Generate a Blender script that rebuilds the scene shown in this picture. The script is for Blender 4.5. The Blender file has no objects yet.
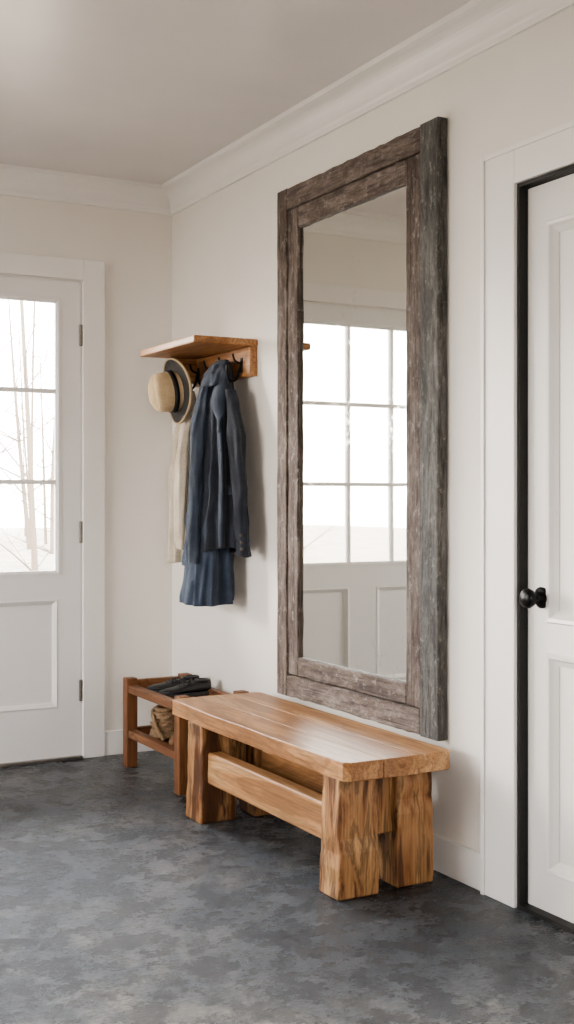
import bpy, bmesh, math, random
from mathutils import Vector, Matrix, noise
random.seed(7)
scene = bpy.context.scene
RX, BY, CZ = 2.305, 5.389, 2.69      # right wall plane, back wall plane, ceiling
LX, FY = -1.9, -1.6

# ------------------------------------------------------------------ materials
def new_mat(name):
    m = bpy.data.materials.new(name); m.use_nodes = True
    nt = m.node_tree; b = nt.nodes['Principled BSDF']
    return m, nt, b
def ramp(nt, fac, stops):
    r = nt.nodes.new('ShaderNodeValToRGB')
    while len(r.color_ramp.elements) < len(stops): r.color_ramp.elements.new(0.5)
    for e, (p, c) in zip(r.color_ramp.elements, stops):
        e.position = p; e.color = (*c, 1)
    nt.links.new(fac, r.inputs['Fac']); return r.outputs['Color']
def mapping(nt, scale=(1,1,1), coord='Object'):
    tc = nt.nodes.new('ShaderNodeTexCoord'); mp = nt.nodes.new('ShaderNodeMapping')
    mp.inputs['Scale'].default_value = scale
    nt.links.new(tc.outputs[coord], mp.inputs['Vector']); return mp.outputs['Vector']
def noise_n(nt, vec, scale, detail=6, rough=0.6, dist=0.0):
    n = nt.nodes.new('ShaderNodeTexNoise')
    n.inputs['Scale'].default_value = scale; n.inputs['Detail'].default_value = detail
    n.inputs['Roughness'].default_value = rough; n.inputs['Distortion'].default_value = dist
    nt.links.new(vec, n.inputs['Vector']); return n.outputs['Fac']
def bump(nt, b, h, strength, dist=0.01):
    n = nt.nodes.new('ShaderNodeBump'); n.inputs['Strength'].default_value = strength
    n.inputs['Distance'].default_value = dist
    nt.links.new(h, n.inputs['Height']); nt.links.new(n.outputs['Normal'], b.inputs['Normal'])
def mixc(nt, fac, a, b, mode='MIX'):
    n = nt.nodes.new('ShaderNodeMix'); n.data_type = 'RGBA'; n.blend_type = mode
    for i, s in ((0, fac), (6, a), (7, b)):
        if hasattr(s, 'links'): nt.links.new(s, n.inputs[i])
        elif i == 0: n.inputs[0].default_value = s
        else: n.inputs[i].default_value = (*s, 1)
    return n.outputs[2]

def paint(name, col, rough=0.5, bs=0.05, scale=60, var=0.03):
    m, nt, b = new_mat(name)
    v = mapping(nt)
    f = noise_n(nt, v, scale, 4)
    f2 = noise_n(nt, v, 1.3, 3)
    c = ramp(nt, f2, [(0.3, tuple(x*(1-var) for x in col)), (0.7, tuple(min(1, x*(1+var)) for x in col))])
    nt.links.new(c, b.inputs['Base Color']); b.inputs['Roughness'].default_value = rough
    bump(nt, b, f, bs, 0.004)
    return m
M_wall = paint('wall_paint', (0.82, 0.775, 0.72), 0.8, 0.15, 90, 0.025)
M_ceil = paint('ceiling_plaster', (0.70, 0.66, 0.64), 0.30, 0.6, 3.5, 0.06)
M_trim = paint('trim_paint', (0.84, 0.81, 0.775), 0.4, 0.03)
M_door = paint('door_paint', (0.81, 0.785, 0.765), 0.4, 0.03)
M_door2 = paint('interior_door_paint', (0.78, 0.75, 0.72), 0.4, 0.03)

def simple(name, col, rough=0.5, metal=0.0, bs=0.0, scale=80):
    m, nt, b = new_mat(name)
    v = mapping(nt); f = noise_n(nt, v, scale, 4)
    c = ramp(nt, f, [(0.3, tuple(x*0.8 for x in col)), (0.7, tuple(min(1, x*1.15) for x in col))])
    nt.links.new(c, b.inputs['Base Color'])
    b.inputs['Roughness'].default_value = rough; b.inputs['Metallic'].default_value = metal
    if bs: bump(nt, b, f, bs, 0.003)
    return m
M_black = simple('black_iron', (0.012, 0.012, 0.013), 0.38, 0.6)
M_gasket = simple('dark_weatherstrip', (0.012, 0.011, 0.010), 0.6)
M_steel = simple('hinge_steel', (0.30, 0.28, 0.26), 0.35, 0.9)

def wood(name, stops, axis, gs=9, rough=0.42, streak=0.5, bs=0.25, rings=46, stretch=0.09, stain=0.75):
    m, nt, b = new_mat(name)
    sc = [1.0, 1.0, 1.0]; sc[axis] = stretch
    v = mapping(nt, tuple(sc))
    a = noise_n(nt, v, gs, 5, 0.55, 1.2)
    sc2 = [1.0, 1.0, 1.0]; sc2[axis] = 0.03
    v2 = mapping(nt, tuple(sc2))
    fine = noise_n(nt, v2, 130, 4, 0.6)
    mt = nt.nodes.new('ShaderNodeMath'); mt.operation = 'MULTIPLY'; mt.inputs[1].default_value = rings
    nt.links.new(a, mt.inputs[0])
    sn = nt.nodes.new('ShaderNodeMath'); sn.operation = 'SINE'; nt.links.new(mt.outputs[0], sn.inputs[0])
    mr = nt.nodes.new('ShaderNodeMapRange'); mr.inputs['From Min'].default_value = -1
    nt.links.new(sn.outputs[0], mr.inputs['Value'])
    c = ramp(nt, a, stops)
    dark = tuple(x*0.45 for x in stops[0][1])
    ringc = ramp(nt, mr.outputs[0], [(0.0, (0,0,0)), (0.6, (0.12,0.12,0.12)), (1.0, (streak, streak, streak))])
    c2 = mixc(nt, ringc, c, dark)
    finec = ramp(nt, fine, [(0.35, (0.68,0.63,0.58)), (0.6, (1,1,1))])
    c3 = mixc(nt, 1.0, c2, finec, 'MULTIPLY')
    st = noise_n(nt, mapping(nt, tuple(0.25 if i==axis else 1.0 for i in range(3))), gs*1.3, 5, 0.6, 2.2)
    stc = ramp(nt, st, [(0.53,(0,0,0)),(0.66,(stain,)*3)])
    c3 = mixc(nt, stc, c3, tuple(x*0.6 for x in stops[0][1]))
    nt.links.new(c3, b.inputs['Base Color']); b.inputs['Roughness'].default_value = rough
    bump(nt, b, fine, bs, 0.003)
    return m
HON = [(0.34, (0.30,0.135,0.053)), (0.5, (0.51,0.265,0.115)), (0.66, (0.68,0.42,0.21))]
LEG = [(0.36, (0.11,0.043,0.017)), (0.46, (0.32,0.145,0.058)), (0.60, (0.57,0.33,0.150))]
M_top = wood('bench_wood_top', HON, 1, 7, 0.40, 0.42, rings=60, stain=0.6, bs=0.4)
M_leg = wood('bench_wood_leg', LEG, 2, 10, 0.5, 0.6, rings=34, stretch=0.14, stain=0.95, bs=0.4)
M_str = wood('bench_wood_stretcher', HON, 1, 8, 0.5, 0.35, stain=0.4)
CR=[(0.3,(0.34,0.15,0.06)),(0.5,(0.50,0.25,0.105)),(0.7,(0.60,0.33,0.155))]
M_rack = wood('coat_rack_wood', CR, 1, 9, 0.4, 0.35, stain=0.4)
M_rackx = wood('coat_rack_wood_x', CR, 0, 9, 0.4, 0.35, stain=0.4)
SR = [(0.3,(0.12,0.047,0.02)),(0.5,(0.22,0.09,0.037)),(0.7,(0.32,0.145,0.06))]
M_srz = wood('shoe_rack_wood_post', SR, 2, 10, 0.5, 0.3)
M_sry = wood('shoe_rack_wood_rail', SR, 1, 10, 0.5, 0.3)
M_srx = wood('shoe_rack_wood_cross', SR, 0, 10, 0.5, 0.3)

def rustic(name, cols, axis, rough=0.55):
    m, nt, b = new_mat(name)
    sc = [1.0,1.0,1.0]; sc[axis] = 0.28
    v = mapping(nt, tuple(sc))
    a = noise_n(nt, v, 13, 11, 0.80, 0.6)
    sc2 = [1.0,1.0,1.0]; sc2[axis] = 0.06
    fine = noise_n(nt, mapping(nt, tuple(sc2)), 80, 6, 0.78)
    spots = noise_n(nt, mapping(nt, tuple(0.55 if i==axis else 1.0 for i in range(3))), 42, 10, 0.82, 0.2)
    c = ramp(nt, a, [(0.36, cols[0]), (0.46, cols[1]), (0.54, cols[2]), (0.63, cols[3])])
    f = ramp(nt, fine, [(0.38,(0.32,0.28,0.26)),(0.50,(1,1,1))])
    c = mixc(nt, 1.0, c, f, 'MULTIPLY')
    s = ramp(nt, spots, [(0.55,(0,0,0)),(0.63,(0.75,0.75,0.75))])
    c = mixc(nt, s, c, cols[4])
    s2 = ramp(nt, spots, [(0.35,(0.85,0.85,0.85)),(0.44,(0,0,0))])
    c = mixc(nt, s2, c, cols[0])
    nt.links.new(c, b.inputs['Base Color']); b.inputs['Roughness'].default_value = rough
    mx = nt.nodes.new('ShaderNodeMath'); mx.operation='ADD'
    nt.links.new(fine, mx.inputs[0]); nt.links.new(spots, mx.inputs[1])
    bump(nt, b, mx.outputs[0], 1.0, 0.009)
    return m
BR = [(0.046,0.029,0.021),(0.118,0.080,0.062),(0.195,0.148,0.122),(0.30,0.25,0.215),(0.44,0.40,0.36)]
GR = [(0.042,0.041,0.038),(0.090,0.088,0.081),(0.148,0.142,0.130),(0.23,0.22,0.205),(0.36,0.345,0.32)]
M_brz = rustic('reclaimed_wood_stile', BR, 2)
M_brx = rustic('reclaimed_wood_rail', BR, 0)
M_grz = rustic('reclaimed_grey_stile', GR, 2)

def floor_mat():
    m, nt, b = new_mat('stained_concrete')
    v = mapping(nt)
    a = noise_n(nt, v, 1.3, 12, 0.70, 0.3)
    c1 = noise_n(nt, v, 8, 14, 0.82, 0.15)
    f = noise_n(nt, mapping(nt,(1.0,2.2,1.0)), 38, 8, 0.8)
    ca = ramp(nt, a, [(0.36,(0.026,0.034,0.043)),(0.5,(0.058,0.067,0.077)),(0.63,(0.128,0.127,0.122))])
    cb = ramp(nt, c1, [(0.39,(0.38,0.39,0.41)),(0.50,(0.95,0.95,0.95)),(0.61,(2.0,1.92,1.78))])
    c = mixc(nt, 1.0, ca, cb, 'MULTIPLY')
    cf = ramp(nt, f, [(0.39,(0.42,0.42,0.44)),(0.61,(1.65,1.62,1.58))])
    c = mixc(nt, 1.0, c, cf, 'MULTIPLY')
    nt.links.new(c, b.inputs['Base Color'])
    r = ramp(nt, c1, [(0.38,(0.16,)*3),(0.62,(0.38,)*3)])
    nt.links.new(r, b.inputs['Roughness'])
    ad = nt.nodes.new('ShaderNodeMath'); ad.operation='ADD'
    nt.links.new(c1, ad.inputs[0]); nt.links.new(f, ad.inputs[1])
    bump(nt, b, ad.outputs[0], 0.6, 0.010)
    return m
M_floor = floor_mat()

def glass_mat():
    m, nt, b = new_mat('window_glass')
    nt.nodes.remove(b)
    out = nt.nodes['Material Output']
    t = nt.nodes.new('ShaderNodeBsdfTransparent'); g = nt.nodes.new('ShaderNodeBsdfGlossy')
    g.inputs['Roughness'].default_value = 0.02
    fr = nt.nodes.new('ShaderNodeFresnel'); fr.inputs['IOR'].default_value = 1.35
    mx = nt.nodes.new('ShaderNodeMixShader')
    nt.links.new(fr.outputs[0], mx.inputs[0]); nt.links.new(t.outputs[0], mx.inputs[1]); nt.links.new(g.outputs[0], mx.inputs[2])
    nt.links.new(mx.outputs[0], out.inputs['Surface']); return m
M_glass = glass_mat()

def mirror_mat():
    m, nt, b = new_mat('mirror_glass')
    v = mapping(nt)
    f = noise_n(nt, v, 45, 8, 0.7); g = noise_n(nt, v, 2.5, 3)
    mu = nt.nodes.new('ShaderNodeMath'); mu.operation='MULTIPLY'
    nt.links.new(f, mu.inputs[0]); nt.links.new(g, mu.inputs[1])
    c = ramp(nt, mu.outputs[0], [(0.32,(0.74,0.735,0.69)),(0.42,(0.64,0.635,0.59))])
    nt.links.new(c, b.inputs['Base Color']); b.inputs['Metallic'].default_value = 1
    r = ramp(nt, mu.outputs[0], [(0.30,(0.02,)*3),(0.44,(0.09,)*3)])
    nt.links.new(r, b.inputs['Roughness']); return m
M_mirror = mirror_mat()

def cloth(name, col, col2, scale=240, rough=0.9):
    m, nt, b = new_mat(name)
    v = mapping(nt)
    w = noise_n(nt, v, scale, 3); l = noise_n(nt, v, 9, 6)
    c = ramp(nt, l, [(0.35, col), (0.65, col2)])
    c2 = ramp(nt, w, [(0.3,(0.75,)*3),(0.7,(1.2,)*3)])
    c = mixc(nt, 1.0, c, c2, 'MULTIPLY')
    nt.links.new(c, b.inputs['Base Color']); b.inputs['Roughness'].default_value = rough
    b.inputs['Sheen Weight'].default_value = 0.12
    ad = nt.nodes.new('ShaderNodeMath'); ad.operation='ADD'
    nt.links.new(w, ad.inputs[0]); nt.links.new(l, ad.inputs[1])
    bump(nt, b, ad.outputs[0], 0.6, 0.010)
    return m
M_navy = cloth('navy_cloth', (0.022,0.031,0.050), (0.044,0.058,0.087))
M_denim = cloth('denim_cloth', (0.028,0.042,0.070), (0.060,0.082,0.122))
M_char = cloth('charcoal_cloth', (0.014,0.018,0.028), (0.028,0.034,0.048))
M_button = simple('horn_button', (0.10,0.08,0.065), 0.4)
M_cream = cloth('cream_cloth', (0.52,0.44,0.34), (0.64,0.56,0.45))
M_straw = cloth('straw', (0.56,0.40,0.23), (0.68,0.52,0.32), 300)
M_hatdark = cloth('dark_felt', (0.030,0.026,0.026), (0.05,0.045,0.042))
M_band = simple('hat_band', (0.02,0.018,0.018), 0.7)
M_shoeb = simple('black_leather', (0.02,0.02,0.022), 0.4)
M_shoet = cloth('woven_leather', (0.18,0.09,0.04), (0.33,0.19,0.10), 60)
M_rope = cloth('jute_rope', (0.24,0.145,0.075), (0.38,0.25,0.14), 160)
M_sole = simple('rubber_sole', (0.35,0.28,0.2), 0.7)
M_soled = simple('dark_sole', (0.05,0.05,0.05), 0.7)

# ------------------------------------------------------------------ helpers
def link(o): scene.collection.objects.link(o); return o
def empty(name, loc=(0,0,0), rotz=0):
    e = bpy.data.objects.new(name, None); e.empty_display_size = 0.05
    e.location = loc; e.rotation_euler = (0,0,rotz); return link(e)
def mesh(name, verts, faces, mat, parent=None, bevel=0, smooth=False, sub=0, seg=2):
    me = bpy.data.meshes.new(name); me.from_pydata([tuple(v) for v in verts], [], faces)
    bm = bmesh.new(); bm.from_mesh(me); bmesh.ops.recalc_face_normals(bm, faces=bm.faces); bm.to_mesh(me); bm.free()
    me.materials.append(mat)
    if smooth:
        for p in me.polygons: p.use_smooth = True
    o = link(bpy.data.objects.new(name, me))
    if parent: o.parent = parent
    if bevel:
        md = o.modifiers.new('bevel','BEVEL'); md.width = bevel; md.segments = seg; md.limit_method='ANGLE'
    if sub:
        md = o.modifiers.new('sub','SUBSURF'); md.levels = sub; md.render_levels = sub
    return o
def boxes(name, bl, mat, parent=None, bevel=0.0, seg=2):
    V, F = [], []
    for (x0,x1,y0,y1,z0,z1) in bl:
        n = len(V)
        V += [(x0,y0,z0),(x1,y0,z0),(x1,y1,z0),(x0,y1,z0),(x0,y0,z1),(x1,y0,z1),(x1,y1,z1),(x0,y1,z1)]
        F += [tuple(n+i for i in f) for f in ((0,3,2,1),(4,5,6,7),(0,1,5,4),(1,2,6,5),(2,3,7,6),(3,0,4,7))]
    return mesh(name, V, F, mat, parent, bevel, seg=seg)
def frame(name, x0,x1,z0,z1, prof, mat, parent=None, y=0.0):
    V, F = [], []; k = len(prof)
    for (cx, cz, sx, sz) in ((x0,z0,1,1),(x1,z0,-1,1),(x1,z1,-1,-1),(x0,z1,1,-1)):
        for (d, yy) in prof: V.append((cx+sx*d, y+yy, cz+sz*d))
    for c in range(4):
        for i in range(k):
            a = c*k+i; b2 = c*k+(i+1)%k; c2 = ((c+1)%4)*k+(i+1)%k; d2 = ((c+1)%4)*k+i
            F.append((a,b2,c2,d2))
    return mesh(name, V, F, mat, parent)
def tube(name, pts, r, mat, parent=None, res=6):
    cu = bpy.data.curves.new(name, 'CURVE'); cu.dimensions='3D'; cu.bevel_depth = r; cu.bevel_resolution = 3; cu.use_fill_caps=True
    sp = cu.splines.new('NURBS'); sp.points.add(len(pts)-1)
    for p, q in zip(sp.points, pts): p.co = (*q, 1)
    sp.use_endpoint_u = True; sp.order_u = 3; sp.resolution_u = res
    cu.materials.append(mat)
    o = link(bpy.data.objects.new(name, cu)); 
    if parent: o.parent = parent
    return o
def lathe(name, prof, mat, parent, M=Matrix(), n=40, deform=None):
    V, F = [], []
    for (r, h) in prof:
        for i in range(n):
            a = 2*math.pi*i/n
            p = Vector((r*math.cos(a), r*math.sin(a), h))
            if deform: p = deform(p, a, r, h)
            V.append(M @ p)
    for j in range(len(prof)-1):
        for i in range(n):
            F.append((j*n+i, j*n+(i+1)%n, (j+1)*n+(i+1)%n, (j+1)*n+i))
    return mesh(name, V, F, mat, parent, smooth=True)

# ------------------------------------------------------------------ room shell
T = 0.16
boxes('floor', [(LX-T, RX+T, FY-T, BY+T, -0.1, 0)], M_floor)
boxes('ceiling', [(LX-T, RX+T, FY-T, BY+T, CZ, CZ+0.12)], M_ceil)
D1a, D1b, D1t = 0.42, 1.845, 2.215
BW = (-1.65, 0.05); WZ = (0.75, 2.25)
boxes('wall_back', [(LX-T, BW[0], BY, BY+T, 0, CZ), (BW[1], D1a, BY, BY+T, 0, CZ), (BW[0], BW[1], BY, BY+T, 0, WZ[0]), (BW[0], BW[1], BY, BY+T, WZ[1], CZ),
                    (D1b, RX+T, BY, BY+T, 0, CZ), (D1a, D1b, BY, BY+T, D1t, CZ)], M_wall)
D2a, D2b, D2t = 1.90, 2.80, 2.14
boxes('wall_right', [(RX, RX+T, FY, D2a, 0, CZ), (RX, RX+T, D2b, BY, 0, CZ), (RX, RX+T, D2a, D2b, D2t, CZ)], M_wall)
W = [(3.1, 4.9)]
boxes('wall_left', [(LX-T, LX, FY, W[0][0], 0, CZ), (LX-T, LX, W[0][1], BY, 0, CZ)] +
      [(LX-T, LX, a, b, 0, WZ[0]) for a, b in W] + [(LX-T, LX, a, b, WZ[1], CZ) for a, b in W], M_wall)
FW = (-1.0, 0.3)
boxes('wall_front', [(LX-T, FW[0], FY-T, FY, 0, CZ), (FW[1], RX+T, FY-T, FY, 0, CZ), (FW[0], FW[1], FY-T, FY, 0, WZ[0]), (FW[0], FW[1], FY-T, FY, WZ[1], CZ)], M_wall)

def window(name, loc, rotz, w, h, cols=3, rows=3):
    e = empty(name, loc, rotz)
    P = [(0,0.0),(0,0.12),(0.05,0.12),(0.05,0.0)]
    frame('sash', 0, w, 0, h, P, M_trim, e)
    bl = []
    for i in range(1, cols): bl.append((w*i/cols-0.011, w*i/cols+0.011, 0.04, 0.07, 0.05, h-0.05))
    for i in range(1, rows): bl.append((0.05, w-0.05, 0.041, 0.069, h*i/rows-0.011, h*i/rows+0.011))
    boxes('muntins', bl, M_trim, e)
    boxes('glass', [(0.05, w-0.05, 0.053, 0.057, 0.05, h-0.05)], M_glass, e)
    frame('casing', -0.1, w+0.1, -0.1, h+0.1, [(0,0.0),(0,-0.02),(0.1,-0.02),(0.1,0.0)], M_trim, e)
    return e
window('added_window_1', (LX, W[0][0], WZ[0]), math.pi/2, W[0][1]-W[0][0], WZ[1]-WZ[0], 3, 3)  # unseen left opening, added to let daylight in from the back left
window('added_window_2', (BW[0], BY, WZ[0]), 0, BW[1]-BW[0], WZ[1]-WZ[0])  # out-of-view back opening, added to strengthen directional light from the back
window('added_window_3', (FW[1], FY, WZ[0]), math.pi, FW[1]-FW[0], WZ[1]-WZ[0], 3, 3)  # unseen opening behind the camera, added for fill light

prof = [(0,-0.115),(0.012,-0.115),(0.014,-0.098)]
for i in range(9):
    t = i/8*math.pi/2
    prof.append((0.018+0.062*(1-math.cos(t)), -0.09+0.068*math.sin(t)))
prof += [(0.088,-0.020),(0.096,-0.018),(0.098,0.0),(0,0)]
V, F = [], []; k = len(prof)
for (cx,cy,sx,sy) in ((LX,FY,1,1),(RX,FY,-1,1),(RX,BY,-1,-1),(LX,BY,1,-1)):
    for d,z in prof: V.append((cx+sx*d, cy+sy*d, CZ+z))
for c in range(4):
    for i in range(k):
        F.append((c*k+i, c*k+(i+1)%k, ((c+1)%4)*k+(i+1)%k, ((c+1)%4)*k+i))
mesh('trim_1', V, F, M_trim)

BH, BT = 0.115, 0.016
boxes('baseboard_back', [(1.955, RX, BY-BT, BY, 0, BH), (LX, 0.31, BY-BT, BY, 0, BH)], M_trim, bevel=0.004)
boxes('baseboard_right', [(RX-BT, RX, 2.955, BY-BT, 0, BH), (RX-BT, RX, FY, 1.76, 0, BH)], M_trim, bevel=0.004)
boxes('baseboard_left', [(LX, LX+BT, FY, BY-BT, 0, BH)], M_trim, bevel=0.004)
boxes('baseboard_front', [(LX+BT, RX-BT, FY, FY+BT, 0, BH)], M_trim, bevel=0.004)

# ------------------------------------------------------------------ entry door (back wall)
d1 = empty('door_1', (0, BY, 0), 0)
y0, y1 = -0.005, 0.04
gx0, gx1, gz0, gz1 = 0.525, 1.735, 0.863, 2.12
px0, px1, pz0, pz1 = 0.525, 1.735, 0.24, 0.745
boxes('slab', [(D1a+.004, gx0, y0, y1, 0.012, 2.21), (gx1, D1b-.006, y0, y1, 0.012, 2.21), (gx0, gx1, y0, y1, gz1, 2.21),
               (gx0, gx1, y0, y1, pz1, gz0), (gx0, gx1, y0, y1, 0.012, pz0), (1.10, 1.265, y0, y1, pz0, pz1)], M_door, d1)
boxes('panels', [(gx0, gx1, y0+0.014, y1-0.004, pz0, pz1)], M_door, d1)
PB = [(0,0.0),(0.0,-0.014),(0.008,-0.018),(0.016,-0.012),(0.026,-0.004),(0.026,0.0)]
for i,(a,b) in enumerate(((gx0,1.10),(1.265,gx1))):
    frame('panel_moulding_%d'%(i+1), a, b, pz0, pz1, PB, M_door, d1, y0+0.014)
frame('glass_stop', gx0, gx1, gz0, gz1, [(-0.014,0.006),(-0.014,-0.008),(0.0,-0.010),(0.012,0.0),(0.012,0.02)], M_door, d1, 0.0)
boxes('muntins', [(x-0.010, x+0.010, -0.002, 0.03, gz0, gz1) for x in (0.995, 1.265)] +
      [(gx0, gx1, -0.001, 0.029, z-0.010, z+0.010) for z in (1.282, 1.701)], M_trim, d1)
boxes('glass', [(gx0, gx1, 0.012, 0.016, gz0, gz1)], M_glass, d1)
boxes('jamb', [(D1a-0.0, D1a+0.003, 0, T, 0, D1t), (D1b-0.003, D1b, 0, T, 0, D1t), (D1a, D1b, 0, T, D1t-0.003, D1t)], M_trim, d1)
boxes('casing', [(D1b+0.004, 1.955, -0.024, 0, 0, 2.315), (D1a-0.11, D1a-0.004, -0.024, 0, 0, 2.315), (D1a-0.004, D1b+0.004, -0.024, 0, 2.22, 2.315)], M_trim, d1, 0.003)
boxes('threshold', [(D1a, D1b, -0.03, T, 0.0, 0.014)], M_steel, d1, 0.002)
hb = []
for z in (1.965, 1.05, 0.315):
    hb.append((D1b-0.012, D1b+0.008, -0.016, -0.001, z-0.05, z+0.05))
boxes('hinges', hb, M_steel, d1, 0.005)
boxes('handle_plate', [(0.455, 0.495, -0.014, y0, 0.92, 1.12)], M_black, d1, 0.003)
tube('handle_lever', [(0.475,-0.01,1.03),(0.475,-0.06,1.03),(0.49,-0.065,1.03),(0.59,-0.06,1.03)], 0.009, M_black, d1)

# ------------------------------------------------------------------ interior door
d2 = empty('door_2', (RX, 2.785, 0), -math.pi/2)
w = 2.785-1.915; fy = 0.018
s = 0.095
boxes('slab', [(0.006, s, fy, fy+0.045, 0.012, 2.115), (w-s, w-0.004, fy, fy+0.045, 0.012, 2.115), (s, w-s, fy, fy+0.045, 2.0, 2.115),
               (s, w-s, fy, fy+0.045, 0.755, 0.85), (s, w-s, fy, fy+0.045, 0.012, 0.13)], M_door2, d2)
boxes('panels', [(s, w-s, fy+0.016, fy+0.035, 0.13, 0.755), (s, w-s, fy+0.016, fy+0.035, 0.85, 2.0)], M_door2, d2)
for i,(a,b) in enumerate(((0.13,0.755),(0.85,2.0))):
    frame('panel_moulding_%d'%(i+1), s, w-s, a, b, [(-0.006,-0.014),(0.0,-0.024),(0.010,-0.022),(0.018,-0.012),(0.032,-0.003),(0.032,0.0),(-0.006,0.0)], M_door2, d2, fy+0.016)
boxes('jamb', [(-0.0145, 0.0035, -0.012, T, 0, 2.14), (w-0.002, w+0.014, -0.012, T, 0, 2.14), (0.0035, w-0.002, -0.012, T, 2.119, 2.1395)], M_gasket, d2)
boxes('threshold', [(0.004, w-0.002, -0.015, T, 0, 0.013)], M_gasket, d2)
boxes('casing', [(-0.160, -0.006, -0.024, 0, 0, 2.245), (w+0.006, w+0.16, -0.024, 0, 0, 2.245), (-0.006, w+0.006, -0.024, 0, 2.13, 2.245)], M_trim, d2, 0.003)
boxes('casing_backband', [(-0.160, -0.142, -0.030, -0.024, 0, 2.245), (w+0.142, w+0.16, -0.030, -0.024, 0, 2.245), (-0.142, w+0.142, -0.030, -0.024, 2.227, 2.245)], M_trim, d2, 0.002)
Mk = Matrix.Translation((0.070, fy, 0.917)) @ Matrix.Rotation(math.pi/2, 4, 'X')
lathe('knob', [(0,0),(0.031,0.0),(0.031,0.006),(0.024,0.010),(0.012,0.013),(0.010,0.030),(0.016,0.036),(0.025,0.042),(0.029,0.052),(0.027,0.062),(0.018,0.069),(0,0.071)], M_black, d2, Mk)

# ------------------------------------------------------------------ wall mirror
mr = empty('wall_mirror', (RX-0.003, 4.240, 0.43), -math.pi/2)
MW, MH = 1.092, 1.995
mt_ = -0.036
def plank(name, x0,x1,z0,z1,yf,yb,mat,parent,seed):
    rnd = random.Random(seed)
    longz = (z1-z0) > (x1-x0); n = 26
    V,F=[],[]
    for i in range(n+1):
        t=i/n
        a,b = rnd.uniform(-.0022,.0022), rnd.uniform(-.0022,.0022)
        f = rnd.uniform(-.0012,.0012)
        if longz:
            z=z0+(z1-z0)*t; ring=[(x0+a,yf+f,z),(x1+b,yf+f,z),(x1+b,yb,z),(x0+a,yb,z)]
        else:
            x=x0+(x1-x0)*t; ring=[(x,yf+f,z0+a),(x,yf+f,z1+b),(x,yb,z1+b),(x,yb,z0+a)]
        V+=ring
    for i in range(n):
        for j in range(4):
            F.append((i*4+j, i*4+(j+1)%4, (i+1)*4+(j+1)%4, (i+1)*4+j))
    F.append((0,1,2,3)); F.append(tuple(n*4+j for j in range(4)))
    return mesh(name,V,F,mat,parent,bevel=0.003,seg=1)
oL, oR, oT, oB = 0.078, 0.100, 0.085, 0.085
iL, iR, iT, iB = 0.158, 0.192, 0.168, 0.158
plank('outer_stile_1', 0, oL, 0, MH, mt_, 0, M_brz, mr, 1)
plank('outer_stile_2', MW-oR, MW, 0, MH, mt_-0.003, 0, M_grz, mr, 2)
plank('outer_rail_1', oL+.002, MW-oR-.002, MH-oT, MH-0.004, mt_, 0, M_brx, mr, 3)
plank('outer_rail_2', oL+.002, MW-oR-.002, 0.002, oB, mt_, 0, M_brx, mr, 4)
plank('inner_stile_1', oL+.003, iL, oB+.003, MH-oT-.003, mt_+0.006, 0, M_brz, mr, 5)
plank('inner_stile_2', MW-iR, MW-oR-.003, oB+.003, MH-oT-.003, mt_+0.006, 0, M_brz, mr, 6)
plank('inner_rail_1', iL+.002, MW-iR-.002, MH-iT, MH-oT-.003, mt_+0.007, 0, M_brx, mr, 7)
plank('inner_rail_2', iL+.002, MW-iR-.002, oB+.003, iB, mt_+0.007, 0, M_brx, mr, 8)
frame('glass_rebate', iL-0.004, MW-iR+0.004, iB-0.004, MH-iT+0.004, [(0,-0.002),(0,-0.020),(0.008,-0.018),(0.009,-0.002)], simple('dark_rebate',(0.05,0.042,0.036),0.5), mr)
boxes('mirror_glass', [(iL, MW-iR, -0.016, -0.006, iB, MH-iT)], M_mirror, mr)

# ------------------------------------------------------------------ bench
be = empty('wooden_bench', (0,0,0))
X0,X1,Y0,Y1,ZT = 1.858, 2.25, 3.045, 4.36, 0.421
def slab(name, xa, xb, wl, wr, y0_, y1_):
    pts=[]; n=30
    def wob(t,s): return 0.009*noise.noise(Vector((t*5,s,0)))+0.003*noise.noise(Vector((t*19,s,0)))
    c=0.018
    for i in range(n+1):
        t=i/n; pts.append((xa+wl*(-0.008*math.sin(t*math.pi)+wob(t,1)), y1_-(y1_-y0_)*t+(c if i==0 and wl else 0)*-1+(c if i==n and wl else 0)))
    if wl: pts.append((xa+c, y0_))
    if wr: pts.append((xb-c, y0_))
    for i in range(n+1):
        t=i/n; pts.append((xb+wr*wob(t,9)*0.3, y0_+(y1_-y0_)*t+(c if i==0 and wr else 0)-(c if i==n and wr else 0)))
    if wr: pts.append((xb-c, y1_))
    if wl: pts.append((xa+c, y1_))
    m=len(pts); V=[(x,y,ZT-0.058) for x,y in pts]+[(x,y,ZT) for x,y in pts]
    F=[tuple(range(m))[::-1], tuple(range(m,2*m))]+[(i,(i+1)%m,(i+1)%m+m,i+m) for i in range(m)]
    return mesh(name,V,F,M_top,be,bevel=0.0,seg=3)
def add_bevel(o,w,seg):
    md=o.modifiers.new('bevel','BEVEL'); md.width=w; md.segments=seg; md.limit_method='ANGLE'; md.angle_limit=math.radians(40)
xs=(X0, 1.992, 2.118, X1)
add_bevel(slab('seat_plank_1', xs[0], xs[1]-0.0003, 1, 0, Y0, Y1),0.0035,3)
add_bevel(slab('seat_plank_2', xs[1]+0.0003, xs[2]-0.0003, 0, 0, Y0-0.001, Y1+0.001),0.0018,2)
add_bevel(slab('seat_plank_3', xs[2]+0.0003, xs[3], 0, 1, Y0, Y1),0.0035,3)
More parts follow.
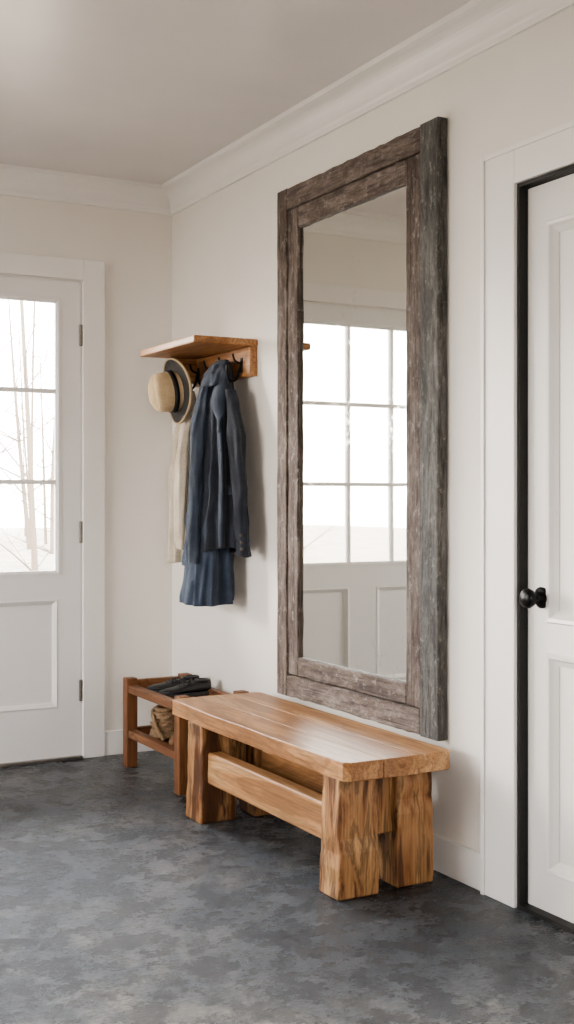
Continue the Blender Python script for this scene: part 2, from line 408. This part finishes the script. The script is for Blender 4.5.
def leg(name,x0,x1,ya,yb,flare,seed):
    rnd=random.Random(seed); V,F=[],[]; n=8; zt=ZT-0.0575
    for i in range(n+1):
        t=i/n; z=zt*t; e=flare*(1-t)
        j=[rnd.uniform(-.0035,.0035) for _ in range(4)]
        V+=[(x0-e+j[0],ya-e+j[1],z),(x1+e*.5+j[2],ya-e+j[1],z),(x1+e*.5+j[2],yb+e*.3+j[3],z),(x0-e+j[0],yb+e*.3+j[3],z)]
    for i in range(n):
        for k2 in range(4): F.append((i*4+k2,i*4+(k2+1)%4,(i+1)*4+(k2+1)%4,(i+1)*4+k2))
    F+= [(3,2,1,0),(n*4,n*4+1,n*4+2,n*4+3)]
    return mesh(name,V,F,M_leg,be,bevel=0.007,seg=3)
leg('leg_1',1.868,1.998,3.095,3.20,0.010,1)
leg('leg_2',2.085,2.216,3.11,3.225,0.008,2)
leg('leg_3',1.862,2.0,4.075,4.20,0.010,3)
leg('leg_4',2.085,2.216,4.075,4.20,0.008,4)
boxes('stretcher_1',[(1.885,1.945,3.19,4.09,0.145,0.262)],M_str,be,0.009,3)
boxes('stretcher_2',[(2.11,2.16,3.215,4.09,0.145,0.262)],M_str,be,0.009,3)
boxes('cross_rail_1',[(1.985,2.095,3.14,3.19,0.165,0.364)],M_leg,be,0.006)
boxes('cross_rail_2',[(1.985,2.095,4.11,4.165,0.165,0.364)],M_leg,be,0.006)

# ------------------------------------------------------------------ coat rack
cr = empty('coat_rack', (0,0,0))
SY0,SY1 = 4.48,5.07
boxes('shelf',[(2.012,RX-0.001,SY0,SY1,1.842,1.872)],M_rack,cr,0.005)
boxes('rail',[(RX-0.036,RX-0.001,SY0+0.004,SY1-0.004,1.718,1.8415)],M_rack,cr,0.004)
def bracket(name,y):
    pts=[(RX-0.036,1.8415),(RX-0.036,1.73)]
    for i in range(9):
        t=i/8*math.pi/2
        pts.append((RX-0.036-0.13*math.sin(t), 1.73+0.10*(1-math.cos(t))))
    pts.append((RX-0.166,1.8415)); m=len(pts)
    V=[(x,y,z) for x,z in pts]+[(x,y+0.022,z) for x,z in pts]
    F=[tuple(range(m)),tuple(range(m,2*m))[::-1]]+[(i,(i+1)%m,(i+1)%m+m,i+m) for i in range(m)]
    mesh(name,V,F,M_rackx,cr,0.002)
bracket('bracket_1',SY1-0.05)
for i,y in enumerate((4.56,4.70,4.85,5.0)):
    x=RX-0.036
    boxes('hook_plate_%d'%(i+1),[(x-0.004,x,y-0.010,y+0.010,1.735,1.80)],M_black,cr,0.002)
    tube('hook_%d'%(i+1),[(x-0.003,y,1.785),(x-0.012,y,1.735),(x-0.030,y,1.700),(x-0.058,y,1.700),(x-0.072,y,1.735),(x-0.070,y,1.768)],0.0048,M_black,cr)
    tube('hook_upper_%d'%(i+1),[(x-0.003,y,1.775),(x-0.03,y,1.78),(x-0.04,y,1.80),(x-0.042,y,1.815)],0.0045,M_black,cr)

# ------------------------------------------------------------------ hat : axis along -X
hat = empty('fedora_hat', (2.140,4.950,1.686), 0)
Mh = Matrix.Rotation(-0.02,4,'Z') @ Matrix.Rotation(-math.pi/2-0.14,4,'Y') @ Matrix.Rotation(0.15,4,'Z')
def hd(p,a,r,h):
    if h>0.02:
        p.x*=1.10; p.y*=0.95
        if h>0.085 and r<0.07: p.z -= 0.024*math.exp(-(p.y/0.022)**2)
    else: p.x*=1.04; p.z += 0.012*math.cos(2*a)*(r/0.14)**3 
    return p
lathe('brim',[(0.080,0.006),(0.095,0.002),(0.115,0.0),(0.132,0.002),(0.139,0.005),(0.139,0.001),(0.132,-0.003),(0.115,-0.005),(0.095,-0.004),(0.080,0.0),(0.080,0.006)],M_hatdark,hat,Mh,48,hd)
lathe('brim_binding',[(0.136,0.007),(0.1415,0.006),(0.143,0.001),(0.141,-0.004),(0.136,-0.004),(0.136,0.007)],M_straw,hat,Mh,48,hd)
lathe('crown',[(0.084,0.0),(0.083,0.03),(0.081,0.06),(0.078,0.085),(0.072,0.103),(0.060,0.115),(0.040,0.120),(0.018,0.120),(0.001,0.120)],M_straw,hat,Mh,48,hd)
lathe('band',[(0.0840,0.021),(0.0862,0.021),(0.0850,0.044),(0.0828,0.044)],M_band,hat,Mh,48,hd)

# ------------------------------------------------------------------ garments
def interp(tab,z):
    for (z0,*a),(z1,*b) in zip(tab,tab[1:]):
        if z<=z0 and z>=z1:
            t=(z0-z)/(z0-z1) if z0!=z1 else 0; t=t*t*(3-2*t)
            return [x+(y-x)*t for x,y in zip(a,b)]
    return list(tab[-1][1:]) if z<tab[-1][0] else list(tab[0][1:])
def surf(tab,amp,k,seed,hem,t,a):
    zt,zb=tab[0][0],tab[-1][0]; z=zt+(zb-zt)*t
    cx,cy,rx,ry=interp(tab,z)
    grow=min(1,0.35+t*1.2)
    w1=math.sin(k*a+seed+1.1*math.sin(t*2.2+seed)); w1=(1-abs(w1)*1.6)
    w2=math.sin((k*2+1)*a+seed*2.1+t*2.5)
    f=w1*0.55+w2*0.32
    f+=0.9*noise.noise(Vector((math.cos(a)*1.6,math.sin(a)*1.6,t*2.4+seed*3)))
    f+=0.6*noise.noise(Vector((math.cos(a)*3.5,math.sin(a)*3.5,t*8+seed*3)))
    g=1+amp*f*grow
    zz=z+(hem*math.sin(a+seed)*t**4)
    return (min(cx+rx*g*math.cos(a),RX-0.012),cy+ry*g*math.sin(a),zz), (cx,cy)
def drape(name,tab,amp,k,seed,mat,parent,n=120,rows=80,hem=0.012):
    V,F=[],[]
    for j in range(rows+1):
        for i in range(n): V.append(surf(tab,amp,k,seed,hem,j/rows,2*math.pi*i/n)[0])
    for j in range(rows):
        for i in range(n):
            F.append((j*n+i,j*n+(i+1)%n,(j+1)*n+(i+1)%n,(j+1)*n+i))
    F.append(tuple(range(n)))
    o=mesh(name,V,F,mat,parent,smooth=True)
    md=o.modifiers.new('thick','SOLIDIFY'); md.thickness=0.004; md.offset=-1
    return o
def strip(name,tab,amp,k,seed,hem,a_of_t,w_of_t,off,t0,t1,mat,parent,steps=40):
    V,F=[],[]
    for j in range(steps+1):
        t=t0+(t1-t0)*j/steps; a=a_of_t((t-t0)/(t1-t0)); w=w_of_t((t-t0)/(t1-t0))
        for q in range(5):
            (x,y,z),(cx,cy)=surf(tab,amp,k,seed,hem,t,a+w*(q/4-0.5))
            d=Vector((x-cx,y-cy,0)); d.normalize()
            o_=off*(1.0 if 0<q<4 else 0.6)
            V.append((x+d.x*o_,y+d.y*o_,z))
    for j in range(steps):
        for q in range(4): F.append((j*5+q,j*5+q+1,(j+1)*5+q+1,(j+1)*5+q))
    o=mesh(name,V,F,mat,parent,smooth=True)
    md=o.modifiers.new('thick','SOLIDIFY'); md.thickness=0.004; md.offset=0
    return o
def sleeve(name,pts,radii,mat,parent,seed,n=28,flat=0.7,cuff=True):
    V,F=[],[]; m=len(pts); steps=64; P=[Vector(p) for p in pts]
    def at(t):
        s=t*(m-1); i=min(int(s),m-2); u=s-i
        p0=P[max(i-1,0)];p1=P[i];p2=P[i+1];p3=P[min(i+2,m-1)]
        q=0.5*((2*p1)+(p2-p0)*u+(2*p0-5*p1+4*p2-p3)*u*u+(3*p1-p0-3*p2+p3)*u**3)
        return q, radii[i]+(radii[i+1]-radii[i])*u
    for j in range(steps+1):
        t=j/steps; q,r=at(t)
        for i in range(n):
            a=2*math.pi*i/n
            ridge=1-abs(math.sin(t*13+a*1.2+seed+2*noise.noise(Vector((t*3,seed,a)))))*2
            g=1+0.40*noise.noise(Vector((math.cos(a)*1.6+seed,math.sin(a)*1.6,t*2.6)))+0.075*ridge
            if cuff and 0.90<t<0.92: g*=0.92
            V.append((min(q.x+r*g*math.cos(a)*flat, RX-0.01),q.y+r*g*math.sin(a),q.z+0.01*math.sin(a)*t))
    for j in range(steps):
        for i in range(n): F.append((j*n+i,j*n+(i+1)%n,(j+1)*n+(i+1)%n,(j+1)*n+i))
    F.append(tuple(range(n)))
    o=mesh(name,V,F,mat,parent,smooth=True)
    md=o.modifiers.new('thick','SOLIDIFY'); md.thickness=0.004; md.offset=-1
    return o
c1=empty('cream_coat',(0,0,0))
drape('body',[(1.690,2.222,4.98,.016,.022),(1.62,2.214,4.975,.038,.046),(1.48,2.198,4.965,.060,.066),(1.2,2.186,4.955,.070,.078),(0.93,2.182,4.95,.078,.086)],0.22,4,2.0,M_cream,c1)
sleeve('sleeve',[(2.195,4.93,1.60),(2.150,4.905,1.42),(2.140,4.90,1.2),(2.140,4.90,0.99)],[.030,.038,.037,.034],M_cream,c1,4)

c2=empty('navy_jacket',(0,0,0))
drape('inner_layer',[(1.70,2.225,4.69,.02,.03),(1.5,2.19,4.67,.06,.08),(1.25,2.18,4.67,.070,.092),(1.0,2.172,4.68,.084,.106),(0.765,2.164,4.695,.102,.120)],0.24,4,0.7,M_denim,c2,hem=0.012)
TL=[(1.775,2.222,4.695,.014,.024),(1.72,2.205,4.69,.038,.042),(1.60,2.190,4.69,.056,.062),(1.35,2.178,4.70,.068,.072),(1.10,2.168,4.705,.078,.082),(0.90,2.164,4.712,.084,.088)]
TR=[(1.785,2.225,4.615,.014,.022),(1.73,2.212,4.61,.034,.040),(1.60,2.197,4.60,.054,.062),(1.35,2.192,4.58,.064,.078),(1.10,2.187,4.57,.070,.088),(0.985,2.186,4.565,.072,.092)]
drape('body_left',TL,0.28,4,5.1,M_denim,c2,hem=0.02)
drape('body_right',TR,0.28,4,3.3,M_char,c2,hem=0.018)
strip('placket',TR,0.28,4,3.3,0.018,lambda u:-2.35+0.15*u,lambda u:0.30,0.006,0.10,0.99,M_navy,c2)
strip('lapel',TR,0.28,4,3.3,0.018,lambda u:-2.15-0.18*u,lambda u:0.25+1.1*math.sin(min(1,u*1.25)*math.pi)**0.8 if u<0.8 else 0.25,0.012,0.05,0.38,M_navy,c2,24)
strip('pocket_flap',TR,0.28,4,3.3,0.018,lambda u:-1.45,lambda u:0.75,0.009,0.66,0.71,M_navy,c2,6)
drape('collar',[(1.795,2.222,4.655,.020,.046),(1.768,2.212,4.655,.036,.064),(1.728,2.198,4.655,.050,.080),(1.70,2.19,4.655,.054,.086)],0.18,3,1.2,M_navy,c2,rows=12,hem=0.02)
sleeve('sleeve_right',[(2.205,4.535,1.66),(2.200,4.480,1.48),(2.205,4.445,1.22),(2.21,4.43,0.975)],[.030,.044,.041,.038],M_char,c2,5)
sleeve('sleeve_left',[(2.150,4.675,1.68),(2.116,4.665,1.48),(2.100,4.66,1.22),(2.100,4.665,0.94)],[.028,.044,.041,.037],M_navy,c2,1)
for i in range(3):
    p=(2.186,4.3925+0.002*i,1.00+0.028*i)
    lathe('cuff_button_%d'%(i+1),[(0,0.004),(0.006,0.004),(0.007,0.0),(0.006,-0.004),(0,-0.004)],M_button,c2,Matrix.Translation(p)@Matrix.Rotation(math.pi/2,4,'X'),12)

# ------------------------------------------------------------------ shoe rack
sr=empty('shoe_rack',(0,0,0))
a0,a1,b0,b1=1.955,2.275,4.50,5.135
ps=0.052
boxes('posts',[(x,x+ps,y,y+ps,0,0.40) for x in (a0,a1-ps) for y in (b0,b1-ps)],M_srz,sr,0.004)
boxes('end_rails',[(a0+ps,a1-ps,y+0.012,y+0.040,z,z+0.045) for y in (b0,b1-ps) for z in (0.345,0.13)],M_srx,sr,0.003)
boxes('side_rails',[(x+0.006,x+0.046,b0+ps,b1-ps,z,z+0.035) for x in (a0,a1-ps) for z in (0.335,0.135)],M_sry,sr,0.003)
boxes('slats',[(a0+0.062+i*0.052,a0+0.062+i*0.052+0.036,b0+0.041,b1-0.041,z-0.012,z) for i in range(4) for z in (0.345,0.145)],M_sry,sr,0.002)
def shoe(parent,name,loc,rot,mat,smat,L=0.27,toe=0.045,ank=0.085,laces=True):
    e=Matrix.Translation(loc)@Matrix.Rotation(rot,4,'Z')
    st=[(0.0,.010,.026),(0.012,.024,toe*.75),(0.035,.036,toe*.95),(0.08,.045,toe*1.05),(0.12,.042,toe*1.35),(0.155,.036,ank*.82),(0.19,.033,ank*.97),(0.225,.032,ank),(0.255,.028,ank*1.04),(0.270,.014,ank*.98)]
    V,F=[],[];n=16
    for (s_,w_,h_) in st:
        for i in range(n):
            a=math.pi*i/(n-1)
            V.append(e@Vector((s_*L/.27,w_*math.cos(a),0.014+(h_-0.014)*max(0.0,math.sin(a))**0.65)))
    for j in range(len(st)-1):
        for i in range(n-1): F.append((j*n+i,j*n+i+1,(j+1)*n+i+1,(j+1)*n+i))
        F.append((j*n+n-1,j*n,(j+1)*n,(j+1)*n+n-1))
    F+=[tuple(range(n)),tuple((len(st)-1)*n+i for i in range(n))]
    mesh(name,V,F,mat,parent,smooth=True,sub=1)
    V2=[];m=len(st)
    for zz in (0.0,0.016):
        for s_,w_,h_ in st: V2.append(e@Vector((s_*L/.27,(w_+.004),zz)))
        for s_,w_,h_ in reversed(st): V2.append(e@Vector((s_*L/.27,-(w_+.004),zz)))
    k=2*m
    F2=[tuple(range(k))[::-1],tuple(range(k,2*k))]+[(i,(i+1)%k,(i+1)%k+k,i+k) for i in range(k)]
    mesh(name+'_sole',V2,F2,smat,parent,bevel=0.002)
    ring=[e@Vector(((0.225+0.036*math.cos(t))*L/.27,0.025*math.sin(t),ank-0.003)) for t in [2*math.pi*i/12 for i in range(13)]]
    tube(name+'_collar',ring,0.006,mat,parent)
    if laces:
        for q in range(4):
            s_=0.095+q*0.022; h_=toe*1.15+(ank-toe)*(q/4.2)
            tube(name+'_lace_%d'%q,[e@Vector((s_*L/.27,-.028,h_*0.82)),e@Vector(((s_+.006)*L/.27,-.012,h_+.006)),e@Vector(((s_+.006)*L/.27,.012,h_+.006)),e@Vector((s_*L/.27,.028,h_*0.82))],0.0032,smat,parent)
sb=empty('black_shoes',(0,0,0))
shoe(sb,'shoe_1',(2.012,4.99,0.3455),-0.22,M_shoeb,M_soled,0.24,0.038,0.066)
shoe(sb,'shoe_2',(2.012,4.845,0.3455),-0.05,M_shoeb,M_soled,0.24,0.038,0.066)
st_=empty('brown_shoes',(0,0,0))
for i,(yy,rr) in enumerate(((4.74,.10),(4.63,.06))):
    shoe(st_,'shoe_%d'%(i+1),(2.005,yy-0.02,0.1455),rr,M_shoet,M_sole,0.25,0.065,0.12)
rc=empty('rope_coil',(2.09,4.925,0.1455))
for s_ in range(2):
    pts=[]
    for i in range(8*14+1):
        a=2*math.pi*i/14; lay=i/14
        R=0.080+0.006*math.sin(lay*2.3)-0.002*lay
        b=0.0072
        ph=i*1.9+s_*math.pi
        R2=R+b*math.cos(ph)*0.8
        pts.append((R2*math.cos(a)*0.92,R2*math.sin(a)*0.92+0.003*math.sin(a*3),0.016+lay*0.0155+b*math.sin(ph)*0.8))
    tube('strand_%d'%(s_+1),pts,0.0075,M_rope,rc,3)
tube('tail',[(0.07,0.03,0.115),(0.02,0.06,0.14),(-0.06,0.04,0.135),(-0.085,-0.03,0.10),(-0.075,-0.06,0.05),(-0.06,-0.085,0.014)],0.009,M_rope,rc)

# ------------------------------------------------------------------ outdoors
M_gr=paint('outdoor_ground',(0.24,0.20,0.15),0.9,0.3,3,0.3)
boxes('lawn_outside',[(-30,30,BY+T+0.02,60,-0.25,-0.2),(-30,LX-T-0.02,-30,BY+T+0.02,-0.25,-0.2),(LX-T-0.02,30,-30,FY-T-0.02,-0.25,-0.2)],M_gr)
M_bark=simple('bark',(0.16,0.125,0.092),0.9)
def trees(name,n,xr,yr,seed):
    rnd=random.Random(seed)
    V,F=[],[]
    def limb(p,q,r0,r1,bend,depth):
        n0=len(V); seg=5; k=5
        d=(q-p); up=Vector((0,0,1)) if abs(d.normalized().z)<.9 else Vector((1,0,0))
        s1=d.cross(up).normalized(); s2=d.cross(s1).normalized()
        mids=[]
        for j in range(seg+1):
            t=j/seg; c=p+d*t+s1*bend*math.sin(t*math.pi)
            mids.append(c); r=r0+(r1-r0)*t
            for i in range(k):
                a=2*math.pi*i/k; V.append(c+s1*r*math.cos(a)+s2*r*math.sin(a))
        for j in range(seg):
            for i in range(k): F.append((n0+j*k+i,n0+j*k+(i+1)%k,n0+(j+1)*k+(i+1)%k,n0+(j+1)*k+i))
        if depth>0:
            for _ in range(10 if depth==2 else 8):
                t=rnd.uniform(.12,.95); b=mids[int(t*seg)]
                L=d.length*rnd.uniform(.2,.42); ang=rnd.uniform(0,6.28)
                dirv=Vector((math.cos(ang),math.sin(ang),rnd.uniform(.2,1.2))).normalized()
                limb(b,b+dirv*L,r0*(1-t*.6)*.36,r1*.35,rnd.uniform(-.1,.1)*L,depth-1)
    for _ in range(n):
        x,y=rnd.uniform(*xr),rnd.uniform(*yr); h=rnd.uniform(4,8.5)
        limb(Vector((x,y,-.199)),Vector((x+rnd.uniform(-.6,.6),y+rnd.uniform(-.6,.6),h)),rnd.uniform(.03,.09),.016,rnd.uniform(-.25,.25),2)
    mesh(name,V,F,M_bark)
trees('bare_trees',210,(-9,18),(22,52),5)

wd=bpy.data.worlds.new('sky'); scene.world=wd; wd.use_nodes=True
nt=wd.node_tree; bg=nt.nodes['Background']
tc=nt.nodes.new('ShaderNodeTexCoord'); sp=nt.nodes.new('ShaderNodeSeparateXYZ')
nt.links.new(tc.outputs['Generated'],sp.inputs[0])
c=ramp(nt,sp.outputs['Z'],[(0.0,(1.0,0.95,0.88)),(0.12,(1.0,0.97,0.93)),(0.6,(0.88,0.93,1.0))])
nt.links.new(c,bg.inputs['Color']); bg.inputs['Strength'].default_value=21.0

# hazy low sun through the added back-left window
sl=bpy.data.lights.new('sun','SUN'); sl.energy=12.0; sl.angle=math.radians(26); sl.color=(1.0,0.89,0.76)
so=link(bpy.data.objects.new('sun',sl)); so.location=(-6,12,6)
so.rotation_euler=Vector((0.76,-0.62,-0.26)).to_track_quat('-Z','Y').to_euler()

def portal(name,loc,rot,sx,sy):
    l=bpy.data.lights.new(name,'AREA'); l.shape='RECTANGLE'; l.size=sx; l.size_y=sy
    l.cycles.is_portal=True
    o=link(bpy.data.objects.new(name,l)); o.location=loc; o.rotation_euler=rot
portal('portal_1',(1.13,BY+T+0.01,1.49),(math.radians(-90),0,0),1.25,1.3)
portal('portal_2',(LX-T-0.01,sum(W[0])/2,1.5),(math.radians(90),0,math.radians(-90)),W[0][1]-W[0][0],1.5)
portal('portal_3',(sum(BW)/2,BY+T+0.01,1.5),(math.radians(-90),0,0),BW[1]-BW[0],1.5)
portal('portal_4',(sum(FW)/2,FY-T-0.01,1.5),(math.radians(90),0,0),FW[1]-FW[0],1.5)

# ------------------------------------------------------------------ camera
cam=bpy.data.cameras.new('camera'); co=link(bpy.data.objects.new('camera',cam))
co.location=(0,0,1.2); co.rotation_euler=(math.radians(90),0,math.radians(-28.6))
cam.sensor_fit='VERTICAL'; cam.sensor_height=36; cam.lens=1206/1024*36; cam.shift_y=-12/1024
cam.clip_start=0.05
scene.camera=co
try:
    scene.view_settings.look='AgX - Medium High Contrast'
except Exception as ex: print('look', ex)
